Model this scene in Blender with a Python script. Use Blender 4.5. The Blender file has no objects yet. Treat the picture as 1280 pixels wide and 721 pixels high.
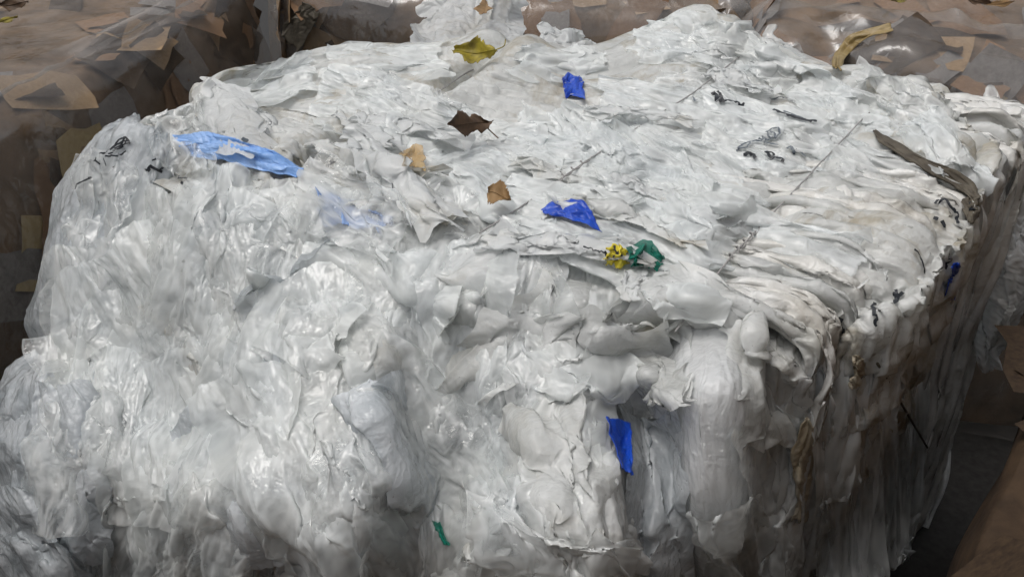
import bpy, math, random, time
T0 = time.time()
import numpy as np
from mathutils import Vector, Matrix
from mathutils.bvhtree import BVHTree

# ------------------------------------------------------------------ camera
SC = bpy.context.scene
FPX, PITCH = 1150.0, math.radians(32.6)
CAM = np.array([0.0, 0.0, 1.85])
cam_d = bpy.data.cameras.new('camera')
cam_d.sensor_width = 36.0
cam_d.lens = FPX / 1280.0 * 36.0
cam_d.clip_start = 0.05
cam_d.clip_end = 500
cam = bpy.data.objects.new('camera', cam_d)
SC.collection.objects.link(cam)
cam.location = CAM
cam.rotation_euler = (math.radians(90) - PITCH, 0, 0)
SC.camera = cam

# ------------------------------------------------------------------ light: overcast day
SUN_EL, SUN_AZ = math.radians(70), math.radians(272)      # azimuth clockwise from +Y
world = bpy.data.worlds.new('World')
SC.world = world
world.use_nodes = True
wn, wl = world.node_tree.nodes, world.node_tree.links
wn.clear()
sky = wn.new('ShaderNodeTexSky')
sky.sky_type = 'NISHITA'
sky.sun_disc = False
sky.sun_elevation = SUN_EL
sky.sun_rotation = SUN_AZ
sky.dust_density = 6.0
sky.air_density = 1.2
sky.ozone_density = 0.6
hs = wn.new('ShaderNodeHueSaturation')
hs.inputs['Saturation'].default_value = 0.28             # cloud cover: nearly grey
bg = wn.new('ShaderNodeBackground')
bg.inputs['Strength'].default_value = 0.13
wo = wn.new('ShaderNodeOutputWorld')
wl.new(sky.outputs[0], hs.inputs['Color'])
wl.new(hs.outputs[0], bg.inputs['Color'])
wl.new(bg.outputs[0], wo.inputs['Surface'])
sun_d = bpy.data.lights.new('sun', 'SUN')
sun_d.energy = 0.6
sun_d.angle = math.radians(34)
sun_d.color = (1.0, 0.98, 0.96)
sun = bpy.data.objects.new('sun', sun_d)
SC.collection.objects.link(sun)
sd = Vector((math.sin(SUN_AZ) * math.cos(SUN_EL), math.cos(SUN_AZ) * math.cos(SUN_EL), math.sin(SUN_EL)))
sun.rotation_euler = sd.to_track_quat('Z', 'Y').to_euler()
vs = SC.view_settings
vs.view_transform = 'Standard'
vs.look = 'None'
vs.exposure = 0.1
vs.gamma = 1.0
vs.use_curve_mapping = False
SC.cycles.use_adaptive_sampling = True
SC.cycles.adaptive_threshold = 0.04
SC.cycles.max_bounces = 6
SC.cycles.transparent_max_bounces = 6
SC.cycles.caustics_reflective = False
SC.cycles.caustics_refractive = False

# ------------------------------------------------------------------ helpers: points
rng = np.random.default_rng(7)
random.seed(7)
FW = np.array([0, math.cos(PITCH), -math.sin(PITCH)])
UP = np.array([0, math.sin(PITCH), math.cos(PITCH)])
RT = np.array([1.0, 0, 0])
def ray(px, py):
    return FW + RT * (px - 640.0) / FPX + UP * (360.5 - py) / FPX
def onz(px, py, z):                       # point on the level plane z
    d = ray(px, py)
    return CAM + d * ((z - CAM[2]) / d[2])
def dep(px, py, t):                       # point at distance t along the view axis
    return CAM + ray(px, py) * t
PA = np.array([0.417, 1.057, 1.08])       # near top corner of the bale
E1 = np.array([-0.927, 0.376, 0.0])       # along its front face
E2 = np.array([0.376, 0.927, 0.0])        # into the bale
ER = np.array([0.692, 0.722, 0.0])        # along its right face
NR = np.array([0.722, -0.692, 0.0])       # out of the right face
ES = np.array([-0.842, 0.539, 0.0])       # direction the layers run on the top
def front(px, py, d):                     # point on the front face, d metres proud of it
    r = ray(px, py)
    return CAM + r * (((PA - CAM) @ E2 - d) / (r @ E2))

CRM = {}
def cr_matrix(k, n):                      # Catmull-Rom resampling, k control points -> n samples
    if (k, n) in CRM: return CRM[k, n]
    W = CRM[k, n] = np.zeros((n, k))
    for i, x in enumerate(np.linspace(0, k - 1, n)):
        j = min(int(x), k - 2); t = x - j
        w = (-.5*t + t*t - .5*t**3, 1 - 2.5*t*t + 1.5*t**3, .5*t + 2*t*t - 1.5*t**3, -.5*t*t + .5*t**3)
        idx = (j - 1, j, j + 1, j + 2)
        for a, b in zip(idx, w):
            if a < 0: W[i, 0] += 2*b; W[i, 1] -= b
            elif a > k - 1: W[i, k - 1] += 2*b; W[i, k - 2] -= b
            else: W[i, a] += b
    return W
def surf(C, n, m):
    C = np.asarray(C, float)
    T = np.tensordot(cr_matrix(C.shape[0], n), C, (1, 0))
    return np.moveaxis(np.tensordot(T, cr_matrix(C.shape[1], m), (1, 1)), 2, 1)
def normals(P):
    du = np.gradient(P, axis=0); dv = np.gradient(P, axis=1)
    N = np.cross(du, dv)
    return N / (np.linalg.norm(N, axis=2, keepdims=True) + 1e-9)
def vnoise(n, m, fu, fv, r):              # smooth random field
    a = r.standard_normal((max(3, int(fu)), max(3, int(fv)), 1))
    return surf(a, n, m)[:, :, 0]

def facets(n, m, ku, kv, r):              # flat facets meeting in creases, like crushed foil
    ku, kv = max(2, int(ku)), max(2, int(kv))
    H = r.standard_normal((ku + 3, kv + 3))
    U, V = np.meshgrid(np.linspace(0, ku, n), np.linspace(0, kv, m), indexing='ij')
    U = np.clip(U + .55 * vn(n, m, ku * .9, kv * .9, r) + .5, 0, ku + 1.9)
    V = np.clip(V + .55 * vn(n, m, ku * .9, kv * .9, r) + .5, 0, kv + 1.9)
    i, j = U.astype(int), V.astype(int)
    a, b = U - i, V - j
    up = a + b < 1
    lo = H[i, j] + a * (H[i+1, j] - H[i, j]) + b * (H[i, j+1] - H[i, j])
    hi = H[i+1, j+1] + (1 - a) * (H[i, j+1] - H[i+1, j+1]) + (1 - b) * (H[i+1, j] - H[i+1, j+1])
    return np.where(up, lo, hi)
def vn(n, m, fu, fv, r):
    return np.clip(vnoise(n, m, fu, fv, r), -1.6, 1.6)

# ------------------------------------------------------------------ film solver
# A sheet longer than the shape it lies on, held to that shape by a soft foundation:
# it buckles into the folds and creases of crushed film.
def _proj(X, sa, sb, rest, k):
    d = X[sb] - X[sa]
    L = np.sqrt((d * d).sum(-1, keepdims=True)) + 1e-9
    c = d * (0.5 * k * (L - rest) / L)
    X[sa] += c
    X[sb] -= c
def crumple(C, n, m, ex=(.1, .1), seed=0, kn=.02, kt=.02, bend=.05, iters=(120, 70, 40), floor=.02, amp=.006,
            levels=3, out=1.0, exmap=None, shape=None, fac=(), warp=0.0):
    r = np.random.default_rng(seed)
    X = None
    for lv in range(levels):
        f = 2 ** (levels - 1 - lv)
        nn, mm = max(6, n // f), max(6, m // f)
        P = surf(C, nn, mm).astype(np.float32)
        N = normals(P).astype(np.float32)
        if out < 0: N = -N
        if warp:
            rw = np.random.default_rng(seed + 5000)
            du = np.gradient(P, axis=0); dv = np.gradient(P, axis=1)
            du /= np.linalg.norm(du, axis=2, keepdims=True) + 1e-9; dv /= np.linalg.norm(dv, axis=2, keepdims=True) + 1e-9
            w1 = vn(nn, mm, 5, 5, rw) + .5 * vn(nn, mm, 12, 12, rw); w2 = vn(nn, mm, 5, 5, rw) + .5 * vn(nn, mm, 12, 12, rw)
            P = (P + warp * (du * w1[:, :, None] + dv * w2[:, :, None])).astype(np.float32)
        if fac:
            rf = np.random.default_rng(seed + 9000)
            P = P + N * sum(a * facets(nn, mm, ku, kv, rf) for a, ku, kv in fac)[:, :, None].astype(np.float32)
            N = normals(P).astype(np.float32) * (1 if out > 0 else -1)
        if shape is not None: P = P + N * shape(nn, mm)[:, :, None].astype(np.float32)
        E = np.ones((nn, mm, 1), np.float32)
        if exmap is not None: E = exmap(nn, mm)[:, :, None].astype(np.float32)
        lu = np.linalg.norm(P[1:] - P[:-1], axis=2, keepdims=True) * (1 + ex[0] * E[1:])
        lvv = np.linalg.norm(P[:, 1:] - P[:, :-1], axis=2, keepdims=True) * (1 + ex[1] * E[:, 1:])
        exd = .5 * (ex[0] + ex[1])
        ld1 = np.linalg.norm(P[1:, 1:] - P[:-1, :-1], axis=2, keepdims=True) * (1 + exd * E[1:, 1:])
        ld2 = np.linalg.norm(P[1:, :-1] - P[:-1, 1:], axis=2, keepdims=True) * (1 + exd * E[1:, 1:])
        if X is None:
            X = P + N * (amp * vnoise(nn, mm, nn / 2.2, mm / 2.2, r))[:, :, None].astype(np.float32)
        else:
            X = surf(X, nn, mm).astype(np.float32)
            X += N * (amp * .18 * r.standard_normal((nn, mm, 1))).astype(np.float32)
        V = np.zeros_like(X)
        for it in range(iters[min(lv, len(iters) - 1)]):
            X0 = X.copy()
            X += V * .85
            D = X - P
            dn = (D * N).sum(-1, keepdims=True)
            X -= kn * dn * N + kt * (D - dn * N)
            # bending
            B = np.zeros_like(X)
            B[1:-1] += X[2:] + X[:-2] - 2 * X[1:-1]
            B[:, 1:-1] += X[:, 2:] + X[:, :-2] - 2 * X[:, 1:-1]
            X += bend * B
            for o in (0, 1):
                _proj(X, np.s_[o:nn-1:2], np.s_[o+1:nn:2], lu[o::2], .9)
                _proj(X, np.s_[:, o:mm-1:2], np.s_[:, o+1:mm:2], lvv[:, o::2], .9)
                _proj(X, np.s_[o:nn-1:2, :-1], np.s_[o+1:nn:2, 1:], ld1[o::2], .25)
                _proj(X, np.s_[o:nn-1:2, 1:], np.s_[o+1:nn:2, :-1], ld2[o::2], .25)
            dn = ((X - P) * N).sum(-1, keepdims=True)
            X += N * np.maximum(0, -floor - dn)
            V = X - X0
    return X

def crinkle(X, a, b, seed, terms):         # sharp-edged facets and pleats pressed into a finished sheet
    r = np.random.default_rng(seed + 333)
    n, m = X.shape[:2]
    h = sum(am * facets(n, m, a / cu, b / cv, r) for am, cu, cv in terms)
    return X + normals(X) * np.clip(h, -.03, .03)[:, :, None]

# ------------------------------------------------------------------ helpers: objects
COL = SC.collection
def link(name, me, mat=None, parent=None):
    o = bpy.data.objects.new(name, me)
    COL.objects.link(o)
    if mat is not None and me is not None and len(me.materials) == 0: me.materials.append(mat)
    if parent is not None: o.parent = parent
    return o
def tag(o, label=None, cat=None, group=None, kind=None):
    if label: o['label'] = label
    if cat: o['category'] = cat
    if group: o['group'] = group
    if kind: o['kind'] = kind
    return o
def empty(name, loc=(0, 0, 0)):
    o = bpy.data.objects.new(name, None)
    COL.objects.link(o)
    o.location = loc
    o.empty_display_size = .1
    return o
def mesh(name, V, F, smooth=True):
    me = bpy.data.meshes.new(name)
    me.from_pydata([tuple(map(float, v)) for v in V], [], F)
    if smooth: me.shade_smooth()
    me.update()
    return me
CAST = []          # (verts, faces) of everything things can lie on
def grid_mesh(name, X, mask=None, cast=True, origin=None):
    n, m = X.shape[:2]
    i = np.arange(n - 1)[:, None] * m + np.arange(m - 1)[None]
    F = np.stack([i, i + m, i + m + 1, i + 1], -1).reshape(-1, 4)
    if mask is not None: F = F[mask[:-1, :-1].reshape(-1)]
    me = bpy.data.meshes.new(name)
    Vv = X.reshape(-1, 3).astype(np.float32)
    if cast: CAST.append((Vv.astype(float), F))
    if origin is not None: Vv = Vv - np.asarray(origin, np.float32)
    me.vertices.add(len(Vv)); me.vertices.foreach_set('co', Vv.reshape(-1))
    me.loops.add(F.size); me.loops.foreach_set('vertex_index', F.reshape(-1).astype(np.int32))
    me.polygons.add(len(F))
    me.polygons.foreach_set('loop_start', np.arange(0, F.size, 4, dtype=np.int32))
    me.polygons.foreach_set('use_smooth', np.ones(len(F), bool))
    me.update(calc_edges=True)
    me.validate()
    cr = np.zeros((n, m), np.float32)
    for ax_ in (0, 1):
        Y = np.moveaxis(X, ax_, 0)
        d = Y[1:] - Y[:-1]; ln = np.linalg.norm(d, axis=2, keepdims=True) + 1e-9; d = d / ln
        an = np.zeros(Y.shape[:2]); an[1:-1] = np.linalg.norm(d[1:] - d[:-1], axis=2)
        cr = np.maximum(cr, np.moveaxis(an, 0, ax_) if ax_ else an)
    cr = np.clip((cr - .12) / .7, 0, 1).astype(np.float32)
    e_ = np.pad(cr, 1, mode='edge'); cr = .5 * cr + .125 * (e_[2:, 1:-1] + e_[:-2, 1:-1] + e_[1:-1, 2:] + e_[1:-1, :-2])
    cr[0] = cr[-1] = .3; cr[:, 0] = cr[:, -1] = .3       # heat-sealed or torn rim
    me.attributes.new('crease', 'FLOAT', 'POINT').data.foreach_set('value', cr.reshape(-1).astype(np.float32))
    return me
def ragged(n, m, r, depth=5, edges='lrtb'):   # torn edges: a mask of kept cells
    M = np.ones((n, m), bool)
    I, J = np.mgrid[0:n, 0:m]
    def prof(k): 
        a = np.abs(surf(r.standard_normal((max(4, k // 9), 3, 1)), k, 3)[:, 1, 0]) * depth * .7 + r.random(k) * depth * .25
        return a
    if 't' in edges: M &= I >= prof(m)[None, :]
    if 'b' in edges: M &= (n - 1 - I) >= prof(m)[None, :]
    if 'l' in edges: M &= J >= prof(n)[:, None]
    if 'r' in edges: M &= (m - 1 - J) >= prof(n)[:, None]
    return M
def tube(name, pts, rad, mat, parent=None, sides=8):
    pts = [np.asarray(p, float) for p in pts]
    V, F = [], []
    for i, p in enumerate(pts):
        t = pts[min(i + 1, len(pts) - 1)] - pts[max(i - 1, 0)]
        t = t / (np.linalg.norm(t) + 1e-9)
        a = np.cross(t, [0.3, 0.2, .93]); a /= np.linalg.norm(a) + 1e-9
        b = np.cross(t, a)
        rr = rad[i] if hasattr(rad, '__len__') else rad
        for s in range(sides):
            an = 2 * math.pi * s / sides
            V.append(p + rr * (a * math.cos(an) + b * math.sin(an)))
    for i in range(len(pts) - 1):
        for s in range(sides):
            F.append((i*sides + s, i*sides + (s+1) % sides, (i+1)*sides + (s+1) % sides, (i+1)*sides + s))
    F.append(tuple(range(sides))[::-1]); F.append(tuple((len(pts)-1)*sides + s for s in range(sides)))
    return link(name, mesh(name, V, F), mat, parent)

# ------------------------------------------------------------------ materials
def nd(nt, kind, **kw):
    n = nt.nodes.new(kind)
    for k, v in kw.items():
        if k in n.inputs: n.inputs[k].default_value = v
        else: setattr(n, k, v)
    return n
def ramp(nt, src, stops):
    r = nt.nodes.new('ShaderNodeValToRGB')
    while len(r.color_ramp.elements) < len(stops): r.color_ramp.elements.new(.5)
    for e, (p, c) in zip(r.color_ramp.elements, stops):
        e.position = p
        e.color = (c, c, c, 1) if not hasattr(c, '__len__') else (*c, 1)
    nt.links.new(src, r.inputs[0])
    return r.outputs[0]
def ad0(nt, L, co, n):
    a = nd(nt, 'ShaderNodeVectorMath', operation='MULTIPLY_ADD'); L(n.outputs['Color'], a.inputs[0]); a.inputs[1].default_value = (.08, .08, .08); L(co, a.inputs[2])
    return a.outputs[0]
def film(name, c1, c2, stain=None, op=(.6, .95), rough=.28, trans=.3, bump=.35, dirt=.0, stretch=(1, 1, 1), bscale=1.0, stain_amt=.5, coat=0.0):
    m = bpy.data.materials.new(name); m.use_nodes = True
    nt = m.node_tree; nt.nodes.clear(); L = nt.links.new
    tc = nd(nt, 'ShaderNodeTexCoord')
    mp = nd(nt, 'ShaderNodeMapping'); mp.inputs['Scale'].default_value = stretch
    L(tc.outputs['Object'], mp.inputs[0])
    co = mp.outputs[0]
    n1 = nd(nt, 'ShaderNodeTexNoise', Scale=9.0, Detail=3.0, Roughness=.62, Distortion=.6); L(co, n1.inputs['Vector'])
    col = ramp(nt, n1.outputs['Fac'], [(.34, c1), (.66, c2)])
    if stain is not None:
        n2 = nd(nt, 'ShaderNodeTexNoise', Scale=5.0, Detail=5.0, Roughness=.72, Distortion=1.2); L(co, n2.inputs['Vector'])
        fs = ramp(nt, n2.outputs['Fac'], [(.50, 0.0), (.68, stain_amt)])
        mx = nd(nt, 'ShaderNodeMix', data_type='RGBA'); L(fs, mx.inputs[0]); L(col, mx.inputs[6]); mx.inputs[7].default_value = (*stain, 1)
        col = mx.outputs[2]
    if dirt > 0:
        v = nd(nt, 'ShaderNodeTexVoronoi', Scale=95.0, Randomness=1.0); L(tc.outputs['Object'], v.inputs['Vector'])
        sp = ramp(nt, v.outputs['Distance'], [(.05, 1.0), (.13, 0.0)])
        ms = ramp(nt, n1.outputs['Fac'], [(.50, 0.0), (.62, dirt)])
        mu = nd(nt, 'ShaderNodeMath', operation='MULTIPLY'); L(sp, mu.inputs[0]); L(ms, mu.inputs[1])
        mx = nd(nt, 'ShaderNodeMix', data_type='RGBA'); L(mu.outputs[0], mx.inputs[0]); L(col, mx.inputs[6]); mx.inputs[7].default_value = (.10, .085, .07, 1)
        col = mx.outputs[2]
    # fine creasing
    n5 = nd(nt, 'ShaderNodeTexNoise', Scale=16.0 * bscale, Detail=2.0, Roughness=.55, Distortion=1.0); L(co, n5.inputs['Vector'])
    n6 = nd(nt, 'ShaderNodeTexNoise', Scale=60.0 * bscale, Detail=3.0, Roughness=.6, Distortion=.5); L(co, n6.inputs['Vector'])
    def ridge(src, k):
        q = nd(nt, 'ShaderNodeMath', operation='SUBTRACT'); L(src, q.inputs[0]); q.inputs[1].default_value = .5
        q2 = nd(nt, 'ShaderNodeMath', operation='ABSOLUTE'); L(q.outputs[0], q2.inputs[0])
        q3 = nd(nt, 'ShaderNodeMath', operation='MULTIPLY'); L(q2.outputs[0], q3.inputs[0]); q3.inputs[1].default_value = -k
        return q3.outputs[0]
    a2 = nd(nt, 'ShaderNodeMath', operation='ADD'); L(ridge(n5.outputs['Fac'], 2.0), a2.inputs[0]); L(ridge(n6.outputs['Fac'], .9), a2.inputs[1])
    bp = nd(nt, 'ShaderNodeBump', Strength=bump, Distance=.012 / bscale); L(a2.outputs[0], bp.inputs['Height'])
    pr = nd(nt, 'ShaderNodeBsdfPrincipled', Roughness=rough); L(col, pr.inputs['Base Color']); L(bp.outputs[0], pr.inputs['Normal'])
    pr.inputs['Specular IOR Level'].default_value = .5
    pr.inputs['Coat Weight'].default_value = coat
    pr.inputs['Coat Roughness'].default_value = .07
    pr.inputs['Coat IOR'].default_value = 1.6
    if coat > 0:                              # the crackle of tiny creases that catches the light
        vo = nd(nt, 'ShaderNodeTexVoronoi', Scale=55.0 * bscale, Randomness=1.0, distance='MANHATTAN'); L(ad0(nt, L, co, n5), vo.inputs['Vector'])
        bc = nd(nt, 'ShaderNodeBump', Strength=.8, Distance=.010); L(vo.outputs['Distance'], bc.inputs['Height']); L(bp.outputs[0], bc.inputs['Normal'])
        L(bc.outputs[0], pr.inputs['Coat Normal'])
    sh = pr.outputs[0]
    if trans > 0:
        tr = nd(nt, 'ShaderNodeBsdfTranslucent'); L(col, tr.inputs['Color'])
        mx = nd(nt, 'ShaderNodeMixShader'); mx.inputs[0].default_value = trans; L(sh, mx.inputs[1]); L(tr.outputs[0], mx.inputs[2]); sh = mx.outputs[0]
    if op[0] < 1:
        n4 = nd(nt, 'ShaderNodeTexNoise', Scale=6.0, Detail=2.0, Roughness=.6, Distortion=.8); L(co, n4.inputs['Vector'])
        of = ramp(nt, n4.outputs['Fac'], [(.36, op[0]), (.62, op[1])])
        tp = nd(nt, 'ShaderNodeBsdfTransparent'); tp.inputs[0].default_value = (.95, .96, .96, 1)
        mx = nd(nt, 'ShaderNodeMixShader'); L(of, mx.inputs[0]); L(tp.outputs[0], mx.inputs[1]); L(sh, mx.inputs[2]); sh = mx.outputs[0]
    ou = nd(nt, 'ShaderNodeOutputMaterial'); L(sh, ou.inputs[0])
    return m
def sheer(name, col, op=(.1, .45), crease=.7, gloss=.10, trans=.35, rough=.10, bscale=1.0, bump=.5, dirt=True, tint=(.96, .97, .97)):
    """thin clear film: lets most light through, whitened along its creases, glossy"""
    m = bpy.data.materials.new(name); m.use_nodes = True
    nt = m.node_tree; nt.nodes.clear(); L = nt.links.new
    tc = nd(nt, 'ShaderNodeTexCoord')
    n1 = nd(nt, 'ShaderNodeTexNoise', Scale=7.0, Detail=2.0, Roughness=.6, Distortion=.8); L(tc.outputs['Object'], n1.inputs['Vector'])
    of = ramp(nt, n1.outputs['Fac'], [(.34, op[0]), (.64, op[1])])
    at = nd(nt, 'ShaderNodeAttribute', attribute_name='crease')
    ma = nd(nt, 'ShaderNodeMath', operation='MULTIPLY_ADD', use_clamp=True); L(at.outputs['Fac'], ma.inputs[0]); ma.inputs[1].default_value = crease; L(of, ma.inputs[2])
    n5 = nd(nt, 'ShaderNodeTexNoise', Scale=22.0 * bscale, Detail=1.0, Distortion=1.0); L(tc.outputs['Object'], n5.inputs['Vector'])
    vo = nd(nt, 'ShaderNodeTexVoronoi', Scale=42.0 * bscale, distance='MANHATTAN'); L(ad0(nt, L, tc.outputs['Object'], n5), vo.inputs['Vector'])
    bp = nd(nt, 'ShaderNodeBump', Strength=bump, Distance=.012); L(vo.outputs['Distance'], bp.inputs['Height'])
    L(ramp(nt, n5.outputs['Fac'], [(.45, bump * .25), (.62, bump)]), bp.inputs['Strength'])
    cl = ramp(nt, n1.outputs['Fac'], [(.36, col), (.70, tuple(c * k for c, k in zip(col, (.92, .91, .885))))])
    di = nd(nt, 'ShaderNodeBsdfDiffuse'); L(cl, di.inputs[0])
    tr = nd(nt, 'ShaderNodeBsdfTranslucent'); L(cl, tr.inputs[0])
    m1 = nd(nt, 'ShaderNodeMixShader'); m1.inputs[0].default_value = trans; L(di.outputs[0], m1.inputs[1]); L(tr.outputs[0], m1.inputs[2])
    tp = nd(nt, 'ShaderNodeBsdfTransparent'); tp.inputs[0].default_value = (*tint, 1)
    m2 = nd(nt, 'ShaderNodeMixShader'); L(ma.outputs[0], m2.inputs[0]); L(tp.outputs[0], m2.inputs[1]); L(m1.outputs[0], m2.inputs[2])
    gl = nd(nt, 'ShaderNodeBsdfGlossy'); gl.inputs['Roughness'].default_value = rough; L(bp.outputs[0], gl.inputs['Normal'])
    m3 = nd(nt, 'ShaderNodeMixShader'); m3.inputs[0].default_value = gloss; L(m2.outputs[0], m3.inputs[1]); L(gl.outputs[0], m3.inputs[2])
    ou = nd(nt, 'ShaderNodeOutputMaterial'); L(m3.outputs[0], ou.inputs[0])
    return m
def plain(name, c1, c2, scale=20, rough=.7, bump=.3, dist=.003, stretch=(1, 1, 1), detail=6, spec=.3):
    m = bpy.data.materials.new(name); m.use_nodes = True
    nt = m.node_tree; L = nt.links.new
    pr = nt.nodes['Principled BSDF']
    pr.inputs['Roughness'].default_value = rough
    pr.inputs['Specular IOR Level'].default_value = spec
    tc = nd(nt, 'ShaderNodeTexCoord'); mp = nd(nt, 'ShaderNodeMapping'); mp.inputs['Scale'].default_value = stretch
    L(tc.outputs['Object'], mp.inputs[0])
    n1 = nd(nt, 'ShaderNodeTexNoise', Scale=scale, Detail=detail, Roughness=.65); L(mp.outputs[0], n1.inputs['Vector'])
    L(ramp(nt, n1.outputs['Fac'], [(.35, c1), (.65, c2)]), pr.inputs['Base Color'])
    bp = nd(nt, 'ShaderNodeBump', Strength=bump, Distance=dist); L(n1.outputs['Fac'], bp.inputs['Height']); L(bp.outputs[0], pr.inputs['Normal'])
    return m
M = {}
M['core'] = film('crushed_film', (.62, .62, .60), (.72, .73, .72), stain=(.45, .41, .33), op=(1, 1), rough=.3, trans=.05, bump=.3, dirt=.4)
M['solid'] = plain('packed_film', (.40, .39, .36), (.52, .51, .48), scale=14, rough=.5)
M['top'] = film('white_film', (.70, .71, .69), (.83, .84, .82), stain=(.46, .41, .31), op=(1, 1), rough=.25, trans=.40, bump=.3, dirt=.5, stain_amt=.9, coat=.5)
M['scrap'] = film('loose_film', (.76, .78, .78), (.86, .87, .86), stain=(.60, .56, .47), op=(1, 1), rough=.2, trans=.45, bump=.25, dirt=.2, stain_amt=.5, coat=.5)
M['bag'] = film('clear_bag_film', (.48, .52, .545), (.77, .80, .82), op=(1, 1), rough=.2, trans=.38, bump=.3, dirt=.6, coat=.9)
M['bag2'] = film('milky_bag_film', (.62, .63, .61), (.84, .85, .84), stain=(.60, .57, .49), op=(1, 1), rough=.22, trans=.42, bump=.25, dirt=.5, stain_amt=.4, coat=.7)
M['white'] = film('white_bag_film', (.80, .82, .82), (.87, .88, .88), op=(1, 1), rough=.22, trans=.40, bump=.2, dirt=.2, coat=.6)
M['clear'] = sheer('thin_clear_film', (.85, .87, .87), op=(.07, .34), crease=.7, gloss=.06, bscale=1.7, bump=.4)
M['haze'] = sheer('milky_clear_film', (.84, .87, .875), op=(.22, .58), crease=.6, gloss=.05, bscale=1.5, bump=.35)
M['layer'] = film('layered_film', (.60, .59, .55), (.76, .76, .74), stain=(.38, .33, .25), op=(1, 1), rough=.24, trans=.16, bump=.25, dirt=.4, stain_amt=.38, coat=.5)
M['tan'] = film('tan_stained_film', (.38, .31, .20), (.56, .51, .41), op=(1, 1), rough=.3, trans=.25, bump=.3, dirt=.4, coat=.4)
M['wrap'] = sheer('wrap_film', (.46, .42, .39), op=(.06, .26), crease=.7, gloss=.09, rough=.14, bscale=.5, bump=.3)
M['seam'] = M['wrap']
M['blue'] = film('blue_film', (.008, .050, .40), (.012, .085, .54), op=(1, 1), rough=.3, trans=.1, bump=.25)
M['pale_blue'] = film('pale_blue_film', (.16, .36, .78), (.34, .52, .84), op=(1, 1), rough=.3, trans=.15, bump=.3)
M['pale_blue_clear'] = film('faint_blue_film', (.25, .42, .80), (.40, .55, .85), op=(.2, .8), rough=.25, trans=.2, bump=.4)
M['strap'] = plain('ochre_strap', (.20, .14, .05), (.30, .22, .09), scale=25, rough=.45, spec=.5)
M['orange'] = film('orange_stain', (.62, .40, .16), (.72, .55, .30), op=(.3, .75), rough=.4, trans=.2, bump=.3)
M['green'] = film('green_net', (.0, .16, .11), (.01, .26, .18), op=(.55, .95), rough=.35, trans=.2, bump=.4)
M['yellow'] = plain('yellow_plastic', (.55, .45, .02), (.68, .58, .05), rough=.35, spec=.5)
M['black'] = plain('black_ink', (.012, .014, .018), (.03, .034, .04), rough=.4)
M['greyink'] = plain('worn_ink', (.05, .065, .08), (.16, .18, .20), scale=60, rough=.45)
M['wire'] = plain('steel_wire', (.22, .215, .21), (.34, .33, .32), scale=80, rough=.45, spec=.5)
M['strip'] = plain('grey_brown_card', (.055, .045, .033), (.11, .095, .07), scale=30, rough=.6, stretch=(1, 1, 4))
M['leaf_brown'] = plain('dry_leaf', (.05, .03, .018), (.11, .065, .035), scale=45, rough=.6)
M['leaf_tan'] = plain('tan_leaf', (.20, .12, .05), (.30, .19, .09), scale=45, rough=.65)
M['leaf_yellow'] = plain('yellowing_leaf', (.13, .10, .015), (.34, .28, .03), scale=40, rough=.55)
M['card'] = [plain('cardboard_%s' % n, a, b, scale=18, rough=.8) for n, a, b in (
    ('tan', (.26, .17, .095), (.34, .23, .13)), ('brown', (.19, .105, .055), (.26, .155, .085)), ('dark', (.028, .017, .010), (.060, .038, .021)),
    ('yellow', (.40, .29, .13), (.50, .38, .19)), ('grey', (.17, .155, .145), (.25, .23, .215)), ('pale', (.38, .35, .31), (.48, .45, .41)))]
M['cardcore'] = plain('packed_cardboard', (.085, .055, .032), (.21, .135, .08), scale=9, rough=.85, bump=.6, dist=.01)
M['shadecard'] = plain('shade_dark_cardboard', (.030, .018, .010), (.065, .040, .022), scale=12, rough=.8, bump=.6, dist=.01)  # brown cardboard with the shade of the right gap put into its colour
M['asphalt'] = plain('shade_dark_asphalt', (.012, .011, .010), (.028, .026, .024), scale=40, rough=.6)  # asphalt colour darkened to stand in for shade on the gap floor

# ------------------------------------------------------------------ ground
g = link('ground', mesh('ground', [(-60, -60, 0), (60, -60, 0), (60, 60, 0), (-60, 60, 0)], [(0, 1, 2, 3)]), M['asphalt'])
tag(g, kind='structure')


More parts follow.
